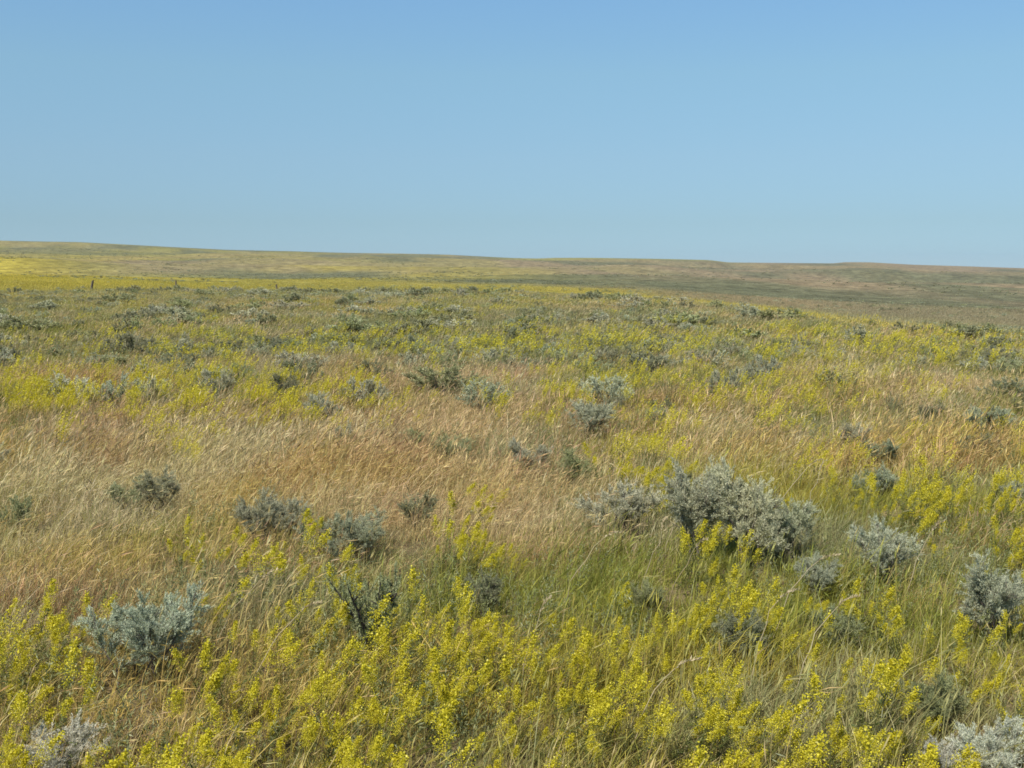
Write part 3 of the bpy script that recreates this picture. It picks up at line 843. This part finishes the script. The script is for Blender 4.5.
PATCH = [(15, 690, 'yellow flowering plant in the tall bright clump at the lower left edge'),
         (110, 740, 'yellow flowering plant along the bottom edge near the left corner'),
         (220, 740, 'yellow flowering plant in the bright patch at the bottom, left third'),
         (320, 690, 'yellow flowering plant around the gnarled bush with the forked trunk'),
         (420, 730, 'yellow flowering plant at the bottom edge, just left of centre'),
         (440, 640, 'yellow flowering plant right of the gnarled bush with forked trunk'),
         (500, 640, 'yellow flowering plant in the upright clump below the dark bush'),
         (570, 710, 'yellow flowering plant in the bright patch at the bottom centre'),
         (660, 735, 'yellow flowering plant at the bottom edge right of centre'),
         (705, 590, 'yellow flowering plant in the thick row at the foot of largest bush'),
         (780, 590, 'yellow flowering plant between largest bush and rounded silver bush'),
         (730, 690, 'yellow flowering plant around the dark thin bush at lower right'),
         (830, 680, 'yellow flowering plant left of the compact bush at lower right'),
         (890, 735, 'yellow flowering plant in the bloom beside the whitish corner bushes'),
         (1000, 680, 'yellow flowering plant at the right edge below the tall silvery bush'),
         (965, 500, 'yellow flowering plant in the broad patch at right behind silver bush'),
         (870, 500, 'yellow flowering plant in the strip right of the largest bush'),
         (920, 590, 'yellow flowering plant between the rounded and the tall silvery bush'),
         (195, 570, 'yellow flowering plant in the small lone clumps below golden grass'),
         (350, 580, 'yellow flowering plant above the gnarled bush, under the wispy bush'),
         (470, 540, 'yellow flowering plant in the lone clump above the dark upright bush'),
         (620, 465, 'yellow flowering plant in the tall clump left behind the largest bush'),
         (660, 505, 'yellow flowering plant growing between silver and largest bush'),
         (60, 620, 'yellow flowering plant beside the broad blue green bush at left'),
         (560, 600, 'sparse yellow flowering plant in the green grass at centre')]

def flowering_plant(x, y, z, detail, label, s):
    if detail:
        t = obj('flowering_plant', None)
        for i in range(rng.integers(4, 9)):
            sm, tip, ang = STEMS[rng.integers(len(STEMS))]
            st = obj('stem', sm, t); st.location = (rng.normal(0, .08), rng.normal(0, .08), 0); st.rotation_euler = (rng.normal(0, .22), rng.normal(.22, .26), rng.normal(0, .7))
            k = rng.uniform(.6, 1.15); st.scale = (k, k, k)
            sp = obj('flower_spike', SPIKES[rng.integers(len(SPIKES))], st)
            sp.location = tip; sp.rotation_euler = (0, ang, 0)
    else:
        t = obj('flowering_plant', PLANT_MID[rng.integers(len(PLANT_MID))])
    t.location = (x, y, z); t.scale = (s, s, s); t.rotation_euler = (0, 0, rng.normal(0, .3))
    return tag(t, label, 'wildflower', 'yellow wildflowers in the foreground')

def build_flowers():
    x, y = wedge(34, 2.2, 16, 31)
    keep = rng.uniform(0, 1, len(x)) < yellow_map(x, y) * np.where(np.hypot(x, y) < 6.5, .60, .52)
    for q in PLACED:
        keep &= ~((np.hypot(x - q[0], y - q[1] + .05) < .33 * q[2]))
        rr = math.hypot(q[0], q[1]); gx, gy = q[0] / rr, q[1] / rr; dx, dy = x - q[0], y - q[1]
        al = -(dx * gx + dy * gy); ac = np.abs(dx * gy - dy * gx)
        keep &= ~((al > 0) & (al < .55) & (ac < .38 * q[2]) & (rng.uniform(0, 1, len(x)) < .75))
    x, y = x[keep], y[keep]
    order = np.argsort(np.hypot(x, y)); x, y = x[order], y[order]
    u, v = to_px(x, y, .26); z = hgt(x, y)
    inview = np.where((u > -25) & (u < 1050) & (v < 830))[0]
    first = inview[:300]; taken = np.zeros(len(x), bool)
    px = np.array([p[0] for p in PATCH]); py = np.array([p[1] for p in PATCH])
    for k, i in enumerate(first):
        taken[i] = True
        j = int(np.argmin((px - u[i]) ** 2 + (1.3 * (py - v[i])) ** 2))
        flowering_plant(x[i], y[i], z[i], k < 190, PATCH[j][2], rng.uniform(.65, 1.15))
    print('flower plants near', len(first), 'of', len(x), 'to r', float(np.hypot(x[first[-1]], y[first[-1]])))
    rx, ry = x[~taken], y[~taken]; ri = np.where(np.hypot(rx, ry) < 8, rng.integers(10, 13, len(rx)), rng.integers(0, 5, len(rx)))
    mx_, my_ = wedge(8, 16, 36); kp = rng.uniform(0, 1, len(mx_)) < yellow_map(mx_, my_) * .28; mx_, my_ = mx_[kp], my_[kp]
    fx, fy = wedge(2.2, 34, 125); kp = rng.uniform(0, 1, len(fx)) < np.clip(yellow_map(fx / 4, fy / 4) * 0 + blobs(YELLOW, *to_px(fx, fy, .26)) * sstep(.36, .6, fbm(fx / 7, fy / 7, 401, 3)) * .10, 0, 1)
    fx, fy = fx[kp], fy[kp]
    X = np.concatenate([rx, mx_, fx]); Y = np.concatenate([ry, my_, fy]); n = len(X)
    idx = np.concatenate([ri, np.where(np.hypot(mx_, my_) < 22, rng.integers(0, 5, len(mx_)), rng.integers(5, 10, len(mx_))), rng.integers(5, 10, len(fx))])
    s = np.concatenate([rng.uniform(.8, 1.2, len(rx)), rng.uniform(.9, 1.4, len(mx_)), rng.uniform(1.0, 1.6, len(fx))])
    o = scatter('wildflower_cover', PLANT_MID + PLANT_FAR + PLANT_NEAR, np.stack([X, Y, hgt(X, Y)], 1), np.stack([np.zeros(n), np.zeros(n), rng.normal(0, .5, n)], 1),
                np.stack([s, s, np.minimum(s, 1.3)], 1), idx, {})
    tag(o, 'yellow wildflower haze spread through the more distant grass', 'wildflowers', kind='stuff')
    print('flower cover', n)
build_flowers()

# ------------------------------------------------------------------ single pale stalks standing out of the grass
STALKS = [(640, 600, .45, 'pale dry grass stalk in the green grass, left one of a pair'),
          (668, 606, .42, 'pale dry grass stalk in the green grass, right one of a pair'),
          (790, 705, .50, 'pale grass stalk arching over the green grass at lower right'),
          (750, 690, .45, 'slanting pale grass stalk left of the arching one at lower right'),
          (770, 640, .5, 'long pale grass stalk beside the dark thin bush'),
          (212, 655, .45, 'pale dry stalk at the right end of the broad blue green bush'),
          (250, 690, .42, 'pale dry stalk over the yellow flowers at lower left'),
          (560, 610, .46, 'pale dry stalk in green grass near the centre'),
          (630, 752, .4, 'pale dry stalk lying toward the bottom edge right of centre'),
          (800, 545, .55, 'pale bent grass stalk in front of the largest bush, right side'),
          (765, 540, .6, 'pale upright grass stalk in front of the largest bush, middle'),
          (665, 550, .5, 'pale grass stalk in front of the largest bush, left side'),
          (905, 600, .45, 'pale stalk just right of the rounded silver bush'),
          (520, 690, .4, 'pale dry stalk among the yellow flowers at bottom centre')]
def build_stalks():
    for (cx, by, h, lab) in STALKS:
        p = ground_at(cx, by, .05)
        t = obj('grass_stalk', None); t.location = p
        mb = MB(); ln = rng.uniform(.2, .55); k = 8; f = np.linspace(0, 1, k); yy = rng.normal(0, .1)
        pts = np.stack([ln * h * f ** 1.5, yy * h * f, h * (f - .25 * ln * f ** 3)], 1); pts[1:] += rng.normal(0, .006, (k - 1, 3)); pts[0, 2] = -.03
        add_tube(mb, pts, np.linspace(.0026, .0014, k), rng.uniform(), 4)
        obj('stem', mb.mesh('stem', M_STALK), t)
        hb = MB(); d = unit(pts[-1] - pts[-2]); m = 46; s = rng.uniform(0, 1, m)
        pos = pts[-1] + (d * .10)[None] * s[:, None] + np.array([.02, 0, -.035])[None] * (s ** 2)[:, None]
        add_leaves(hb, pos, d[None] * 1.3 + rng.normal(0, .35, (m, 3)), rng.uniform(.014, .026, m), rng.uniform(.003, .005, m), rng.uniform(0, 1, m))
        obj('seed_head', hb.mesh('seed_head', M_STALK), t)
        tag(t, lab, 'grass stalk', 'pale stalks standing out of the grass')
build_stalks()

# ------------------------------------------------------------------ fence posts beyond the crest
def fence_post(px, top, base, lean, w, label):
    r = 112.0; a = math.atan((px - 512) / F); x, y = r * math.sin(a), r * math.cos(a); z = float(hgt(x, y))
    d = y * math.cos(PITCH)
    ztop = CAM_Z - (top - HORIZON) / F * d
    h = ztop - z
    print('post', px, 'height', round(h, 2))
    mb = MB(); k = 7; f = np.linspace(0, 1, k)
    pts = np.stack([lean * h * f + .01 * np.sin(f * 5), .01 * np.cos(f * 7), -.25 + (h + .25) * f], 1)
    sides = 9; th = np.arange(sides) / sides * 2 * PI; ver = []
    for i in range(k):
        rr = w * (1.0 - .22 * f[i]) * (1 + .10 * np.sin(3 * th + 1.1) + rng.normal(0, .03, sides))
        ver.append(np.stack([pts[i, 0] + rr * np.cos(th), pts[i, 1] + rr * np.sin(th), np.full(sides, pts[i, 2]) + (.05 * np.cos(th) if i == k - 1 else 0)], 1))
    idx = np.arange(k * sides).reshape(k, sides); nx = np.roll(idx, -1, 1)
    mb.add(np.concatenate(ver), np.stack([idx[:-1], nx[:-1], nx[1:], idx[1:]], -1), .5)
    c = np.array([[pts[-1, 0], pts[-1, 1], pts[-1, 2] - .01]]); ring = ver[-1]
    mb.add(np.vstack([ring, c]), np.array([[sides, i, (i + 1) % sides, sides] for i in range(sides)])[:, [0, 1, 2, 0]] if False else
           np.array([[sides, i, (i + 1) % sides, (i + 2) % sides] for i in range(0, sides - 1, 2)]), .5)
    o = obj('fence_post', mb.mesh('fence_post', M_POST, True)); o.location = (x, y, z)
    tag(o, label, 'fence post', 'old fence posts beyond the crest')
fence_post(91, 280.5, 285, .30, .13, 'dark leaning wooden fence post, tallest of the three beyond the shrub line')
fence_post(177, 280.5, 285, .03, .085, 'thin wooden fence post between the leaning post and the short post')
fence_post(277.5, 284.5, 290, -.02, .11, 'short upright wooden fence post farthest right beyond the shrub line')

# ------------------------------------------------------------------ light
SUN_EL, SUN_AZ = math.radians(56), math.radians(-145)      # azimuth from +Y towards +X: behind the camera on the left
sun_dir = np.array([math.sin(SUN_AZ) * math.cos(SUN_EL), math.cos(SUN_AZ) * math.cos(SUN_EL), math.sin(SUN_EL)])
sd = bpy.data.lights.new('sun', 'SUN'); sd.energy = 3.9; sd.angle = math.radians(.5); sd.color = (1, .95, .87)
so = bpy.data.objects.new('sun', sd); root_col.objects.link(so)
from mathutils import Vector
so.rotation_euler = Vector(sun_dir).to_track_quat('Z', 'Y').to_euler()
so.location = (0, 0, 60)
wd = bpy.data.worlds.new('World'); scene.world = wd; wd.use_nodes = True
nt = wd.node_tree; nt.nodes.clear()
sk = nt.nodes.new('ShaderNodeTexSky'); sk.sky_type = 'NISHITA'; sk.sun_disc = False
sk.sun_elevation = SUN_EL; sk.sun_rotation = SUN_AZ; sk.altitude = 800; sk.air_density = 1.0; sk.dust_density = 0; sk.ozone_density = 5.0
bg = nt.nodes.new('ShaderNodeBackground'); bg.inputs['Strength'].default_value = .092
wo = nt.nodes.new('ShaderNodeOutputWorld')
# dry clear air: the sky stays blue right down to the horizon
geo = nt.nodes.new('ShaderNodeTexCoord'); sep = nt.nodes.new('ShaderNodeSeparateXYZ'); nt.links.new(geo.outputs['Generated'], sep.inputs[0])
ramp = nt.nodes.new('ShaderNodeValToRGB'); nt.links.new(sep.outputs['Z'], ramp.inputs[0])
stops = [(0.0, (.350, .495, .71)), (.015, (.360, .500, .675)), (.044, (.445, .535, .61)), (.10, (.67, .715, .69)), (.172, (.89, .95, .815)), (.24, (.975, 1.09, .995)), (.45, (1, 1, 1))]
while len(ramp.color_ramp.elements) < len(stops): ramp.color_ramp.elements.new(.5)
for e, (p, c) in zip(ramp.color_ramp.elements, stops): e.position = p
for e, (p, c) in zip(ramp.color_ramp.elements, stops): e.color = (*c, 1)
mul = nt.nodes.new('ShaderNodeMix'); mul.data_type = 'RGBA'; mul.blend_type = 'MULTIPLY'; mul.inputs[0].default_value = 1
nt.links.new(sk.outputs[0], mul.inputs[6]); nt.links.new(ramp.outputs[0], mul.inputs[7])
nt.links.new(mul.outputs[2], bg.inputs[0]); nt.links.new(bg.outputs[0], wo.inputs[0])

# the air over the plain
def build_haze():
    x0, x1, y0, y1 = -6600, 6600, -6600, 6600
    z0, z1 = float(GZ.min()) - 1.0, float(GZ.max()) + 4.0
    v = [(x, y, z) for z in (z0, z1) for (x, y) in ((x0, y0), (x1, y0), (x1, y1), (x0, y1))]
    q = [(0, 3, 2, 1), (4, 5, 6, 7), (0, 1, 5, 4), (1, 2, 6, 5), (2, 3, 7, 6), (3, 0, 4, 7)]
    m, nt, out = new_mat('air')
    pv = N(nt, 'ShaderNodeVolumePrincipled', inp={'Color': (.78, .87, 1.0, 1), 'Density': HAZE, 'Anisotropy': 0.2})
    nt.links.new(pv.outputs[0], out.inputs['Volume'])
    o = obj('haze', make_mesh('haze', v, q, m)); o['kind'] = 'stuff'; o['label'] = 'thin dry air paling the farthest slopes'; o['category'] = 'haze'
HAZE = 0.00005
build_haze()
scene.camera = cam
scene.view_settings.view_transform = 'Standard'; scene.view_settings.look = 'None'
scene.view_settings.exposure = 0.62; scene.view_settings.gamma = 1.0
scene.view_settings.use_curve_mapping = False
cy = scene.cycles
cy.max_bounces = 5; cy.diffuse_bounces = 3; cy.glossy_bounces = 1; cy.transmission_bounces = 3; cy.transparent_max_bounces = 4
cy.use_denoising = True; cy.pixel_filter_type = 'BLACKMAN_HARRIS'; cy.filter_width = 1.65
